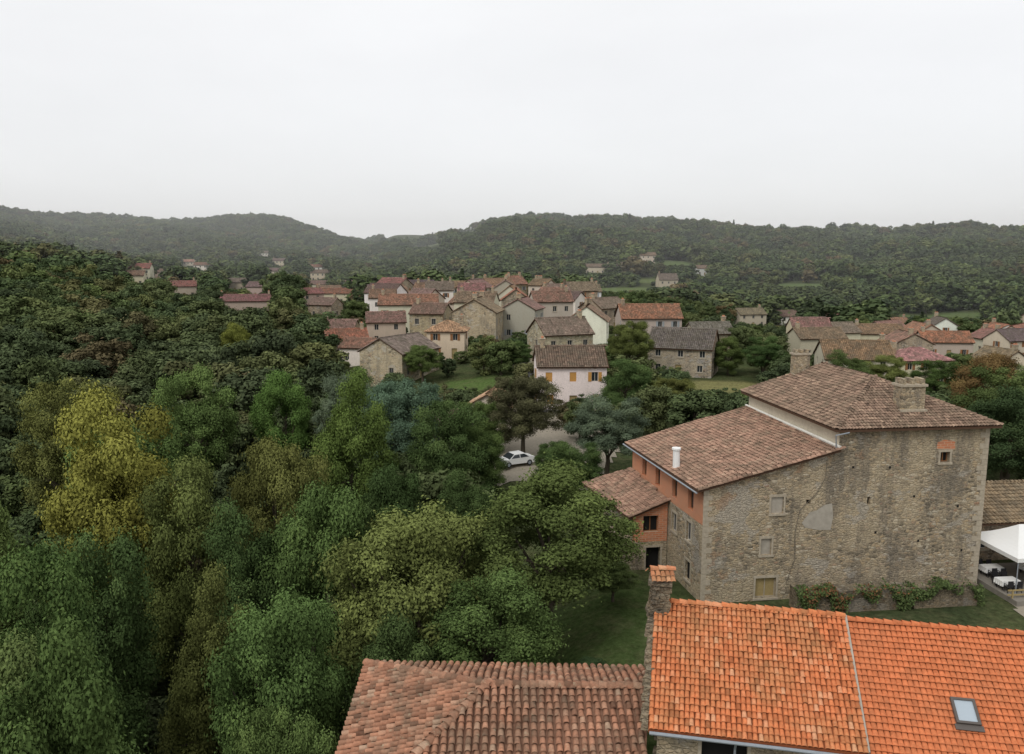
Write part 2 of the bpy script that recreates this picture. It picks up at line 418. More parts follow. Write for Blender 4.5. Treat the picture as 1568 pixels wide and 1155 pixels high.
# ------------------------------------------------------------ houses
TARGETS=[]; EXCL=[]
def target(x,y,z,halfw):
    r=math.hypot(x,y); TARGETS.append((math.atan2(x,y),halfw/r,r,z))
RC={'brown':(.27,.18,.135),'dark':(.165,.125,.11),'red':(.34,.165,.115),'salmon':(.50,.285,.215),'orange':(.38,.20,.13),'grey':(.20,.175,.155),'rust':(.31,.165,.12)}
WC={'white':(.82,.785,.69),'cream':(.64,.56,.43),'pink':(.5,.38,.30),'beige':(.50,.43,.335),'grey':(.40,.37,.31)}
def house(name,x,y,rot,L,W,hh,rise,roof='brown',wall='stone',hip=False,chim=1,shut=None,tint=1.0,tile=(.34,.46),vis=.25):
    rnd=random.Random(int(x*31+y*17))
    z0=float(h(x,y)); r=math.radians(rot)
    par=empty(name,x,y,z0,r)
    EXCL.append((x,y,max(L,W)*.62+.6))
    if vis: target(x,y,z0+hh*vis,max(L,W)*.5)
    mb=MB(); mats=[M['stoneo'] if wall=='stone' else M['plaster'],M['glass'],M['frame'],M[shut] if shut else M['shut_b'],M['trim'],M['wood']]
    a,b=L/2,W/2
    cs=[(-a,-b),(a,-b),(a,b),(-a,b)]
    st=max(1,int((hh+.3)/2.7)); fh=hh/st
    for k in range(4):
        p0,p1=cs[k],cs[(k+1)%4]; ln=math.dist(p0,p1); ops=[]
        n=max(1,int(ln/3.1)) if k in(0,2) else max(1,int(ln/4))
        for s_ in range(st):
            for q in range(n):
                if k!=0 and rnd.random()<.3: continue
                ss=ln*(q+.5)/n+rnd.uniform(-.25,.25); zb=s_*fh+.95
                ww,wh=.95,min(1.35,fh-1.4)
                if s_==0 and k==0 and q==n//2:
                    ops.append(dict(s=ss,w=1.1,z0=.05,z1=2.15,pane=5)); continue
                sh=3 if (shut and rnd.random()<.75) else None
                closed=rnd.random()<.2 and shut
                ops.append(dict(s=ss,w=ww,z0=zb,z1=zb+wh,pane=3 if closed else 1,frame=None if closed else 2,trim=4 if (wall=='stone' or rnd.random()<.4) and sh is None else None,shut=sh if not closed else None,d=.07 if closed else .2))
        mb.wall(p0,p1,-3,hh,ops,0)
    o=.4; e=rise/b
    dk=MB(); zl=hh+.05-o*e
    if not hip:
        mb.face([(-a,-b,hh),(-a,b,hh),(-a,0,hh+rise)],0); mb.face([(a,-b,hh),(a,b,hh),(a,0,hh+rise)],0)
        A=a+.25; zr=hh+rise+.08
        polys=[[(-A,-b-o,zl),(A,-b-o,zl),(A,0,zr),(-A,0,zr)],[(A,b+o,zl),(-A,b+o,zl),(-A,0,zr),(A,0,zr)]]; rid=[((-A,0,zr),(A,0,zr))]
    else:
        A=a+o;B=b+o;zr=hh+rise+.08; q=max(a-b,.3)
        polys=[[(-A,-B,zl),(A,-B,zl),(q,0,zr),(-q,0,zr)],[(A,B,zl),(-A,B,zl),(-q,0,zr),(q,0,zr)],[(A,-B,zl),(A,B,zl),(q,0,zr)],[(-A,B,zl),(-A,-B,zl),(-q,0,zr)]]
        rid=[((-q,0,zr),(q,0,zr)),((-A,-B,zl),(-q,0,zr)),((A,-B,zl),(q,0,zr)),((A,B,zl),(q,0,zr)),((-A,B,zl),(-q,0,zr))]
    for p in polys: dk.prism(p,.1,0)
    mb.obj('walls',mats,par,True,color=tuple(c*tint*rnd.uniform(.93,1.05) for c in ((1,1,1) if wall=='stone' else WC[wall])))
    dk.obj('roof_deck',[M['deck']],par,True)
    rc=tuple(c*rnd.uniform(.85,1.15) for c in RC[roof])
    v,f,t=tiles(polys,rid,tile[0],tile[1])
    tb=mesh_np('roof_tiles',v,f,[M['tiles']],tint=t,color=rc); tb.parent=par
    for q in range(chim):
        cb=MB(); cx=(a-.9)*(1 if (q+rnd.randint(0,1))%2 else -1); cy=rnd.choice([0,.6])
        cb.box((cx,cy,hh+rise+.1),(.7,1.0,2.2),0,0); cb.box((cx,cy,hh+rise+1.25),(.86,1.16,.12),0,1)
        for dy in (-.25,.25): cb.box((cx,cy+dy,hh+rise+1.45),(.3,.3,.28),0,2)
        cb.obj('chimney',[M['stoneo'],M['trim'],M['brick']],par,True,color=(1,1,1))
    return par

house('white_shuttered_house',8.4,118.5,3,9.8,7.5,6.4,2.3,'dark','white',shut='shut_y',chim=1)
house('small_cottage',-8.2,106,-8,5.5,7,3.6,1.5,'brown','beige',chim=0)
house('tile_roof_cottage',-2.6,104.5,80,6,5.5,3.6,1.6,'salmon','cream',chim=0)
house('stone_barn',-21,152,62,12,9.5,5,2.4,'brown','stone',chim=0,tint=1.2)
house('salmon_roof_house',-13.2,167,-3,7.6,7,5.6,1.7,'salmon','cream',shut='shut_b',hip=True)
house('stone_manor_house',-7.5,183,82,11,9.5,7.6,2.7,'brown','stone',chim=2,tint=1.1,shut='shut_g')
house('long_village_house',-27,214,3,15,8,7.5,2.3,'rust','cream',chim=1,shut='shut_b')
house('village_house',-30,194,10,9,8,5.5,2,'brown','beige',chim=0)
house('village_house',-19,192,-12,8,8,7,2,'brown','stone',chim=1)
house('village_house',2.5,192,75,9,8,7,2.2,'brown','grey',chim=1,shut='shut_g')
house('stone_gable_house',9,153,24,10,7.5,7,2.6,'brown','stone',chim=1,tint=1.25)
house('red_roof_house',16.5,177,80,9,8.5,7,3,'rust','white',chim=2)
house('long_stone_house',32,192,4,14,8,6.2,2.8,'rust','beige',chim=1,shut='shut_g')
house('stone_barn',31.5,149,-22,11.5,8.5,5.2,3,'dark','stone',chim=0,tint=1.0)
house('village_house',43,178,10,9,7,4.5,2,'grey','stone',chim=1)
house('village_house',-37,181,20,9,7,4.5,2,'red','beige',chim=1)
house('village_house',-32,172,-15,7,6,3.5,1.6,'brown','white',chim=0)
house('village_house',-42,200,-5,8,7,4.5,2,'brown','stone',chim=1)
house('village_house',24,214,40,10,8,6,2.3,'brown','stone',chim=1)
house('village_house',10,212,10,10,8,7,2.3,'brown','beige',chim=1)
house('village_house',-9,210,-10,10,8,7.5,2.3,'brown','cream',chim=2,shut='shut_g')
house('village_house',71,190,5,11,8,5,2,'brown','beige',chim=1)
house('village_house',64,152,-8,12,9,5.5,2.8,'rust','cream',chim=1)
house('salmon_roof_house',78,157,6,10,8,5.4,1.8,'salmon','cream',hip=True,shut='shut_b')
house('village_house',-95,292,8,18,8,4.8,2,'brown','pink',chim=2)
house('village_house',-76,306,35,9,8,6,1.8,'rust','pink',chim=1)
house('farmhouse',-86,395,-4,20,9,5,2.2,'red','cream',chim=2)
house('village_house',-56,345,30,10,7,6,2,'brown','beige')
house('village_house',-62,272,-20,9,7,4.5,2,'brown','stone')
for t in ((-206,455,10,13,9,7,2.5,'red','cream'),(-124,520,0,14,8,5,2,'brown','cream'),(-106,545,8,12,8,5,2,'salmon','cream'),(-150,450,-10,12,8,5,2,'brown','pink'),
 (62,598,-4,17,8,5,2,'brown','cream'),(80,600,0,9,8,5.5,2,'brown','cream'),(98,520,5,12,9,7,3.5,'grey','beige'),(105,640,4,12,8,6,2.2,'brown','cream'),(135,580,0,11,8,5,2,'brown','white'),
 (-300,760,0,16,9,6,2,'salmon','cream'),(-270,900,0,16,9,6,2,'brown','white'),(-185,640,0,14,9,6,2,'brown','cream'),(-240,560,10,12,8,5,2,'brown','pink'),(-98,440,20,12,8,5,2,'brown','cream'),(-60,430,10,12,8,5,2,'rust','beige'),(-225,800,0,14,9,6,2,'brown','cream'),
 (-120,390,-10,10,8,5,2,'brown','pink'),(-140,350,20,10,8,5,2,'rust','beige'),(-165,700,0,14,9,6,2,'red','white'),(-180,390,15,11,8,5,2,'brown','cream'),(-255,680,15,14,8,6,2,'brown','white'),(-140,600,15,14,8,6,2,'brown','cream'),
 (100,345,12,12,8,5.5,2.2,'brown','beige'),(122,360,12,12,8,5.5,2.2,'brown','white'),(150,375,-8,11,8,5,2,'brown','cream'),(172,368,10,12,8,5,2,'rust','beige'),(235,365,0,12,8,5,2,'brown','cream'),(330,500,0,14,8,5,2,'brown','cream')):
    house('farmhouse',*t)
for k,yy in enumerate((236,256,278,302,326)):
    xx=-.15*yy+random.uniform(-3,3)
    while xx<.10*yy:
        house('village_house',xx+random.uniform(-1.5,1.5),yy+random.uniform(-8,8),random.choice([0,90,15,75,-30,45])+random.uniform(-10,10),random.uniform(7,12),random.uniform(6.5,8.5),random.uniform(4.5,7.5),random.uniform(1.8,3.0),random.choice(['brown','rust','red','brown','dark','brown']),random.choice(['beige','cream','stone','white','grey','stone']),chim=random.randint(0,2),shut=random.choice([None,'shut_b','shut_g']))
        xx+=random.uniform(10.5,16)
for k,yy in enumerate((178,202,230,264)):
    xx=(.52 if k==0 else .38)*yy
    while xx<.70*yy:
        house('village_house',xx+random.uniform(-1,1)+(10 if k==0 else 0),yy+random.uniform(-9,9),random.choice([0,90,15,40])+random.uniform(-8,8),random.uniform(9,13),random.uniform(7,9),random.uniform(3.8,5.8),random.uniform(2,2.6),random.choice(['brown','rust','brown','red','red','dark','red']),random.choice(['beige','cream','stone','white','cream','beige']),chim=random.randint(0,1),shut=random.choice([None,'shut_b']),vis=.35)
        xx+=random.uniform(14,22)
for (mx,my,rx,ry,c) in MEADOW:
    EXCL.append((mx,my,min(rx,ry)))
    if my>60: target(mx,my-ry*.2,float(h(mx,my-ry*.2)),rx*.6)

# ------------------------------------------------------------ castle building
par=empty('castle_manor',24,62,-25.5)
A=(13.9,57.2);B=(24,58.5);C=(35.8,59.9);D=(33.7,75.8);E=(21.9,74.3);G=(10.9,71.9)
mats=[M['stone'],M['glass'],M['frame'],M['wood'],M['trim'],M['dark'],M['brick'],M['plaster'],M['cement'],M['shut_b']]
mb=MB()
ZT=-12.45
mb.wall(B,C,-26.5,ZT,[dict(s=8.44,w=.75,z0=-15.35,z1=-14.55,pane=5,frame=9,trim=4,d=.35),dict(s=2.6,w=.25,z0=-18.4,z1=-17.8,pane=5,d=.3)],0)
mb.wall(C,D,-26.5,ZT,[dict(s=4,w=1,z0=-16,z1=-14.5,pane=1,frame=2,trim=4),dict(s=10,w=1,z0=-20,z1=-18.5,pane=1,frame=2,trim=4)],0)
mb.wall(D,E,-26.5,ZT,[dict(s=4,w=1,z0=-16,z1=-14.5,pane=1,frame=2,trim=4)],0)
mb.wall(E,B,-26.5,ZT,[],7)
mb.wall(A,B,-26.5,-16.65,[dict(s=5.63,w=.95,z0=-18.8,z1=-17.55,pane=8,trim=4,d=.12),dict(s=4.92,w=.8,z0=-21.95,z1=-20.7,pane=8,trim=4,d=.15),
   dict(s=5.03,w=1.6,z0=-25.3,z1=-23.75,pane=3,frame=4,trim=4,d=.25),dict(s=8.05,w=.35,z0=-18.2,z1=-17.85,pane=5,d=.3),dict(s=7.5,w=.9,z0=-25.45,z1=-25.0,pane=5,d=.3)],0)
mb.face([(*A,-16.65),(*B,-16.65),(*B,-14.2)],0)
Lw=math.dist(G,A)
ops=[dict(s=Lw-q,w=1.0,z0=-19.0,z1=-17.25,pane=1,frame=9,d=.3,trim=None) for q in (2.25,5.35,8.9,12)]
mb.wall(G,A,-19.5,-16.65,ops,6)
ops=[dict(s=Lw-5.2,w=.9,z0=-21.7,z1=-20.2,pane=1,frame=2,trim=4),dict(s=Lw-2.4,w=.9,z0=-21.5,z1=-20.0,pane=1,frame=2,trim=4),dict(s=Lw-2.4,w=.9,z0=-24.6,z1=-23.1,pane=5,trim=4)]
mb.wall(G,A,-26.5,-19.5,ops,0)
mb.wall(E,G,-26.5,-16.65,[],0)
mb.face([(*E,-16.65),(*G,-16.65),(*E,-14.1)],0)
N1=(12.55,63.5);N2=(9.7,63.1);N3=(6.95,72.5)
mb.wall(N2,N1,-22.9,-20.5,[dict(s=1.5,w=1.25,z0=-22.1,z1=-20.75,pane=5,frame=9,d=.3)],6)
mb.wall(N2,N1,-27,-22.9,[dict(s=1.75,w=1.2,z0=-25.4,z1=-23.4,pane=5,trim=4,d=.5)],0)
mb.face([(*N2,-20.5),(*N1,-20.5),(*N1,-19.5)],6)
mb.wall(N3,N2,-28,-20.5,[dict(s=5,w=.9,z0=-23,z1=-21.6,pane=1,frame=2,trim=4)],0)
mb.wall(G,N3,-28,-20.5,[],0)
mb.obj('walls',mats,par,color=(.62,.55,.43))
dt=MB()
d=np.array([B[0]-A[0],B[1]-A[1]]);d/=np.linalg.norm(d);nn=np.array([d[1],-d[0]])
Q=lambda s,z,o:(A[0]+d[0]*s+nn[0]*o,A[1]+d[1]*s+nn[1]*o,z)
dt.face([Q(7.6,-19.6,.02),Q(7.9,-20.0,.02),Q(8.9,-20.2,.02),Q(9.9,-20.25,.02),Q(10.05,-19.2,.02),Q(9.9,-18.2,.02),Q(9.3,-18.3,.02),Q(8.7,-18.7,.02),Q(8.2,-18.8,.02)],0)
dt.tube([Q(9.3,-14.9,.05),Q(9.25,-16.2,.05),Q(8.6,-17.4,.05),Q(7.4,-18.6,.04),Q(7.1,-20.3,.04),Q(7.2,-22.4,.04),Q(6.6,-24.2,.04)],[.022]*7,1,5)
d2=np.array([C[0]-B[0],C[1]-B[1]]);Lc=np.linalg.norm(d2);d2/=Lc;n2=np.array([d2[1],-d2[0]])
rs=random.Random(3)
z=-25.9;k=0
while z<-13:
    hh_=rs.uniform(.32,.45); w=(.75 if k%2 else .42)*rs.uniform(.8,1.15)
    p=np.array(C)-d2*(w/2-.02)
    dt.box((p[0],p[1],z+hh_/2),(w,.05,hh_-.02),math.atan2(d2[1],d2[0]),2)
    p=np.array(A)+d*(w/2-.02)
    if z<-17: dt.box((p[0],p[1],z+hh_/2),(w,.05,hh_-.02),math.atan2(d[1],d[0]),2)
    z+=hh_;k+=1
# put-log holes and a brick-blocked opening around the tower window
Q2=lambda s,z,o:(B[0]+d2[0]*s+n2[0]*o,B[1]+d2[1]*s+n2[1]*o,z)
for (s_,z_) in ((1.2,-15.5),(4.1,-15.6),(6.2,-17.9),(3.3,-20.6),(9.8,-18.8),(6.8,-21.4),(10.4,-22.3)):
    c_=Q2(s_,z_,.0); dt.box((c_[0],c_[1],c_[2]),(.16,.03,.18),math.atan2(d2[1],d2[0]),3)
dt.face([Q2(7.7,-14.3,.012),Q2(9.2,-14.35,.012),Q2(9.15,-13.75,.012),Q2(8.3,-13.6,.012),Q2(7.75,-13.8,.012)],4)
ea=math.atan2(d2[1],d2[0]); mid=(np.array(B)+np.array(C))/2+n2*.07
dt.box((mid[0],mid[1],-12.62),(Lc+.2,.16,.16),ea,2)
dt.obj('wall_details',[M['cement'],M['cable'],M['trim'],M['dark'],M['brick']],par)
ZE=-12.55; ZR=-9.8
B_=(23.5,57.85,ZE);C_=(36.4,59.35,ZE);D_=(34.2,76.4,ZE);E_=(21.3,74.9,ZE)
F1=(29.2,65.0,ZR);F2=(28.2,73.2,ZR)
tp=[[B_,C_,F1],[C_,D_,F2,F1],[D_,E_,F2],[E_,B_,F1,F2]]
wl=[(10.2,72.3,-16.85),(13.35,56.75,-16.75),(24.0,58.1,-14.05),(21.85,74.5,-14.0)]
al=[(6.45,72.8,-20.75),(9.3,62.75,-20.75),(12.55,63.2,-19.45),(10.9,72.1,-19.3)]
dk=MB()
for p in tp+[wl,al]: dk.prism(p,.16,0)
dk.obj('roof_deck',[M['deck']],par)
v,f,t=tiles(tp,[(B_,F1),(C_,F1),(D_,F2),(E_,F2),(F1,F2)],.25,.36,4)
mesh_np('tower_roof_tiles',v,f,[M['tileslow']],par,tint=t,color=(.29,.195,.14))
v,f,t=tiles([wl,al],[(wl[1],wl[2]),(al[1],al[2])],.25,.36,4)
mesh_np('wing_roof_tiles',v,f,[M['tileslow']],par,tint=t,color=(.37,.225,.16))
fl=MB(); fl.tube([(23.9,58.05,-13.85),(21.75,74.6,-13.8)],[.13,.13],1,6); fl.tube([(10.1,72.4,-16.98),(13.25,56.7,-16.9)],[.07,.07],0,6)
fl.tube([(24.4,57.75,-12.7),(23.45,57.8,-12.9),(23.7,58.2,-14.2)],[.05]*3,0,6)
fl.obj('gutter_and_flashing',[M['metal'],M['plaster']],par,color=(.7,.68,.62))
ch=MB()
ch.box((30.2,61.2,-10.9),(1.9,1.1,2.2),.12,0); ch.box((30.2,61.2,-9.72),(2.15,1.3,.18),.12,1)
for q in (-.75,0,.75): ch.box((30.2+q,61.2+q*.12,-9.42),(.28,1.0,.42),.12,0)
ch.box((30.2,61.0,-11.6),(2.1,1.3,.15),.12,1)
ch.box((26.2,73.6,-9.9),(1.4,.9,2.0),.12,0); ch.box((26.2,73.6,-8.85),(1.6,1.1,.15),.12,1)
for q in (-.5,0,.5): ch.box((26.2+q,73.6,-8.6),(.2,.7,.3),.12,0)
ch.obj('stone_chimneys',[M['stone'],M['trim']],par)
wc=MB(); wc.tube([(12.95,62.5,-17.4),(12.9,62.5,-15.1)],[.3,.27],0,10); wc.tube([(12.9,62.5,-15.1),(12.9,62.5,-14.95)],[.36,.36],0,10)
wc.obj('white_flue',[M['white']],par)

# ------------------------------------------------------------ foreground orange roof house
par=empty('orange_roof_house',14,33,-25.5)
O=np.array([7,36.1]);sd=np.array([.98,-.2]);sd/=np.linalg.norm(sd);nd=np.array([sd[1],-sd[0]])
def SP(s,dd,z): p=O+sd*s+nd*dd; return (p[0],p[1],z)
sl=3/5.5
def RZ(dd,o=0): return -16-sl*abs(dd)+o
def roofq(s0,s1,o,d0=5.6):
    return [SP(s0,d0,RZ(d0,o)),SP(s1,d0,RZ(d0,o)),SP(s1,0,RZ(0,o)),SP(s0,0,RZ(0,o))]
def roofb(s0,s1,o,d0=5.6):
    return [SP(s1,-d0,RZ(d0,o)),SP(s0,-d0,RZ(d0,o)),SP(s0,0,RZ(0,o)),SP(s1,0,RZ(0,o))]
L1=roofq(-.35,8.0,0);L2=roofb(-.35,8.0,0);R1=roofq(8.12,21,-.16);R2=roofb(8.12,21,-.16)
dk=MB()
for p in (L1,L2,R1,R2): dk.prism(p,.14,0)
dk.obj('roof_deck',[mat_simple('orange_channel_tiles',(.28,.09,.04),.9,.4,4,.05)],par)
v,f,t=tiles([L1,L2],[(L1[3],L1[2])],.205,.31,6,.8,.5)
mesh_np('old_orange_tiles',v,f,[M['tilesnew']],par,tint=t,color=(.62,.20,.08),smooth=True)
v,f,t=tiles([R1,R2],[(R1[3],R1[2])],.22,.30,6,.42,.53,.004,.05)
mesh_np('new_orange_tiles',v,f,[M['tilesrib']],par,tint=.5+(t-.5)*.6,color=(.60,.185,.075),smooth=True)
mb=MB(); W0=lambda s,dd:tuple(O+sd*s+nd*dd)
mb.wall(W0(0,5.1),W0(20.6,5.1),-27,-18.95,[dict(s=2.7,w=1.8,z0=-22.2,z1=-19.6,pane=3,trim=2,d=.3),dict(s=7,w=1.1,z0=-21.8,z1=-20.2,pane=1,trim=2,frame=4),dict(s=12,w=1.1,z0=-21.8,z1=-20.2,pane=1,trim=2,frame=4),dict(s=16,w=1.1,z0=-21.8,z1=-20.2,pane=1,trim=2,frame=4)],0)
mb.wall(W0(20.6,5.1),W0(20.6,-5.1),-27,-18.95,[],0)
mb.wall(W0(20.6,-5.1),W0(0,-5.1),-27,-18.95,[],0)
mb.wall(W0(0,-5.1),W0(0,5.1),-27,-18.95,[],1)
mb.face([(*W0(0,-5.1),-18.95),(*W0(0,5.1),-18.95),(*W0(0,0),-16.1)],1)
mb.face([(*W0(20.6,-5.1),-18.95),(*W0(20.6,5.1),-18.95),(*W0(20.6,0),-16.1)],0)
mb.obj('walls',[M['stone'],M['stonegrey'],M['trim'],M['dark'],M['frame'],M['glass']],par)
rs=random.Random(5); cp=MB()
dd=-5.2
while dd<5.2:
    w=rs.uniform(.2,.45); cp.box((*W0(-.42+rs.uniform(-.08,.05),dd+w/2),RZ(dd+w/2)-.16+rs.uniform(-.09,.04)),(rs.uniform(.3,.55),w*.95,rs.uniform(.2,.45)),-.2+rs.uniform(-.3,.3),0,rs.uniform(.6,.9)); dd+=w
for k in range(60):
    dd=rs.uniform(-4,4.8); zz_=rs.uniform(RZ(dd)-2.5,RZ(dd)-.3); cp.box((*W0(-.05,dd),zz_),(rs.uniform(.1,.3),rs.uniform(.2,.45),rs.uniform(.12,.3)),-.2+rs.uniform(-.2,.2),0,.8)
cp.obj('gable_stones',[M['stonegrey']],par)
gt=MB(); g0=SP(-.3,5.72,RZ(5.6)-.08); g1=SP(21,5.72,RZ(5.6)-.2); gt.tube([g0,g1],[.075,.075],0,8)
gt.tube([SP(3.1,5.6,-19.2),SP(3.1,5.25,-19.7),SP(3.1,5.2,-26)],[.05]*3,0,8)
a=SP(8.06,5.6,RZ(5.6)+.06); b=SP(8.06,0,RZ(0)+.08); gt.tube([a,b],[.06,.06],1,6)
gt.obj('gutter_and_joint',[M['metal'],M['cement']],par)
sk=MB(); up=Vector(SP(0,0,RZ(0)))-Vector(SP(0,1,RZ(1))); up.normalize(); ex=Vector((sd[0],sd[1],0)); nz=ex.cross(up); nz=nz if nz.z>0 else -nz
cS=Vector(SP(12,3.55,RZ(3.55,-.16)))
def ob3(c,a,b,t0,t1,m):
    P=[]
    for t in (t0,t1):
        for u_,v_ in ((-a,-b),(a,-b),(a,b),(-a,b)): P.append(tuple(c+ex*u_+up*v_+nz*t))
    sk.hexa(P,m)
for (cx,cy,a,b) in ((-.40,0,.05,.56),(.40,0,.05,.56),(0,.51,.35,.05),(0,-.51,.35,.05)): ob3(cS+ex*cx+up*cy,a,b,.05,.24,0)
ob3(cS,.35,.46,.1,.19,1); ob3(cS-up*.69,.52,.12,.12,.16,0)
sk.obj('skylight',[mat_simple('skylight_frame',(.10,.085,.075),.5,.1),mat_simple('skylight_glass',(.36,.42,.47),.08,.05,2,.8)],par)
ch=MB(); c0=W0(-.1,.15); rs=random.Random(9)
ch.box((c0[0],c0[1],-15.95),(.85,1.05,2.1),-.2,0,.96); ch.box((c0[0],c0[1],-14.86),(1.08,1.26,.13),-.2,0)
for k in range(70):
    zz_=rs.uniform(-16.6,-15.0); q=rs.choice([0,1]); u_=rs.uniform(-.38,.38)
    if q: ch.box((c0[0]+u_,c0[1]-.5,zz_),(rs.uniform(.15,.3),.14,rs.uniform(.1,.2)),-.2,0)
    else: ch.box((c0[0]-.42,c0[1]+u_,zz_),(.12,rs.uniform(.15,.3),rs.uniform(.1,.2)),-.2,0)
ch.obj('chimney_stack',[M['stonegrey']],par)
cpz=-14.75
v,f,t=tiles([[(c0[0]-.5,c0[1]-.6,cpz),(c0[0]+.5,c0[1]-.6,cpz),(c0[0]+.5,c0[1],cpz+.35),(c0[0]-.5,c0[1],cpz+.35)],[(c0[0]+.5,c0[1]+.6,cpz),(c0[0]-.5,c0[1]+.6,cpz),(c0[0]-.5,c0[1],cpz+.35),(c0[0]+.5,c0[1],cpz+.35)]],[((c0[0]-.5,c0[1],cpz+.35),(c0[0]+.5,c0[1],cpz+.35))],.22,.3,5)
mesh_np('chimney_cap_tiles',v,f,[M['tilesnew']],par,tint=t,color=(.50,.2,.10))

# ------------------------------------------------------------ lower hipped roof house
par=empty('hipped_roof_house',-1,32,-26)
P1=(-7.4,26,-21.4);P2=(4.5,26,-21.4);P3=(6.95,38.3,-20.5);P4=(-7.4,38.8,-20.5);Ra=(-1.1,33.9,-18.95);Rb=(6.1,33.7,-18.95)
pl=[[P1,P2,Rb,Ra],[P3,P4,Ra,Rb],[P4,P1,Ra]]
dk=MB()
for p in pl: dk.prism(p,.14,0)
dk.obj('roof_deck',[M['deckrust']],par)
v,f,t=tiles(pl,[(P1,Ra),(P4,Ra),(Ra,Rb)],.34,.36,6,.95,.40,.018)
mesh_np('roof_tiles',v,f,[M['tileslow']],par,tint=t,color=(.37,.18,.11),smooth=True)
mb=MB()
cs=[(-7,26.4),(4.3,26.4),(6.4,38),(-7,38.4)]
for k in range(4): mb.wall(cs[k],cs[(k+1)%4],-32,-21.2 if k in(0,) else -20.75,[dict(s=4,w=1,z0=-24.5,z1=-23,pane=1,frame=2,trim=3)],0)
mb.obj('walls',[M['stone'],M['glass'],M['frame'],M['trim']],par)

# ------------------------------------------------------------ trees
def leaf_quads(C,Nn,size,rng,asp=.55):
    n=Nn/np.linalg.norm(Nn,axis=1,keepdims=True)
    r=rng.normal(size=C.shape); a=np.cross(n,r); a/=np.linalg.norm(a,axis=1,keepdims=True)+1e-9; b=np.cross(n,a)
    s=(size*rng.uniform(.65,1.3,len(C)))[:,None]
    V=np.stack([C-a*s,C-b*s*asp,C+a*s,C+b*s*asp],1)
    F=np.arange(len(C)*4).reshape(-1,4)
    return V.reshape(-1,3),F
def make_tree(name,seed,H,R,nleaf,ls,base=.28,puffs=70,leafmat='leaf',link=False,squash=.8,kind='round',pr_=(.12,.27),shell=(.86,.22),inner=.45,nn_=(1.0,.42,.2),limbs=18):
    rng=np.random.default_rng(seed)
    if kind=='conifer':
        t=rng.uniform(0,1,nleaf)**1.3; ang=rng.uniform(0,2*np.pi,nleaf)
        lay=np.sin(t*40)*.12+1
        rr=R*(1-t)*lay*rng.uniform(.55,1,nleaf)
        C=np.stack([np.cos(ang)*rr,np.sin(ang)*rr,H*(.12+.88*t)-rr*.25],1)
        nn=np.stack([np.cos(ang),np.sin(ang),np.full(nleaf,.8)],1)+rng.normal(0,.4,(nleaf,3))
        tint=rng.uniform(0,.5,nleaf); pc=np.zeros((0,3))
    else:
        ax=np.array([R,R,H*(1-base)*.5]); cz=H*(base+(1-base)*.5)
        i=np.arange(puffs)+.5; ph_=np.arccos(1-2*i/puffs*.93); th_=np.pi*(1+5**.5)*i
        dr=np.stack([np.cos(th_)*np.sin(ph_),np.sin(th_)*np.sin(ph_),np.cos(ph_)],1)+rng.normal(0,.2,(puffs,3))
        dr/=np.linalg.norm(dr,axis=1,keepdims=True)
        ph=rng.uniform(0,6.28,4)
        az=np.arctan2(dr[:,1],dr[:,0])
        irr=1+.14*np.sin(2*az+ph[0])+.13*np.sin(3*az+ph[1]+dr[:,2]*3)+.10*np.sin(5*dr[:,2]+ph[2])
        fr=rng.uniform(inner,.9,puffs)**.6
        pc=dr*ax*fr[:,None]*irr[:,None]; pc[:,2]+=cz
        pr=R*rng.uniform(pr_[0],pr_[1],puffs)
        wgt=pr**2; cnt=rng.multinomial(nleaf,wgt/wgt.sum())
        idx=np.repeat(np.arange(puffs),cnt)
        dl=rng.normal(size=(nleaf,3)); dl[:,2]+=.3; dl/=np.linalg.norm(dl,axis=1,keepdims=True)
        ra=np.abs(rng.normal(shell[0],shell[1],nleaf))
        C=pc[idx]+dl*(pr[idx]*ra)[:,None]*np.array([1,1,squash])
        spr=rng.random(nleaf)<.10; C[spr]+=dl[spr]*rng.uniform(.1,.7,(spr.sum(),1))*R/5
        nn=dl*nn_[0]+rng.normal(0,nn_[1],(nleaf,3))+np.array([0,0,nn_[2]])
        pt=rng.uniform(0,1,puffs)
        tint=np.clip(pt[idx]*.65+rng.uniform(0,.35,nleaf),0,1)
    V,F=leaf_quads(C,nn,ls,rng)
    mb=MB(); top=H*.6; pts=[(0,0,-.5)]; x=y=0
    for k in range(1,6):
        x+=rng.normal(0,.12);y+=rng.normal(0,.12); pts.append((x,y,top*k/5))
    if kind=='conifer': pts=[(0,0,-.5),(0,0,H*.5),(0,0,H*.95)]
    r0=.026*H
    mb.tube(pts,[r0*(1-.75*i/(len(pts)-1)) for i in range(len(pts))],0,7)
    if len(pc):
        o=np.argsort(-np.abs(pc[:,0])-np.abs(pc[:,1]))[:min(limbs,len(pc))]
        for q in o:
            t=rng.uniform(.35,.95); st=Vector((x*t,y*t,top*t)); en=Vector(pc[q])
            md=st.lerp(en,.5)+Vector((0,0,rng.uniform(-.2,.8)))
            mb.tube([st,md,en],[r0*.35,r0*.22,r0*.06],0,5,False)
    q=[f for f in mb.f if len(f)==4]
    V2=np.array(mb.v); F2=np.array(q)+len(V)
    Vt=np.vstack([V,V2]);Ft=np.vstack([F,F2])
    mi=np.concatenate([np.zeros(len(F)),np.ones(len(F2))])
    tt=np.concatenate([tint,np.full(len(F2),.3)])
    return mesh_np(name,Vt,Ft,[M[leafmat],M['bark']],tint=tt,mi=mi,link=link)

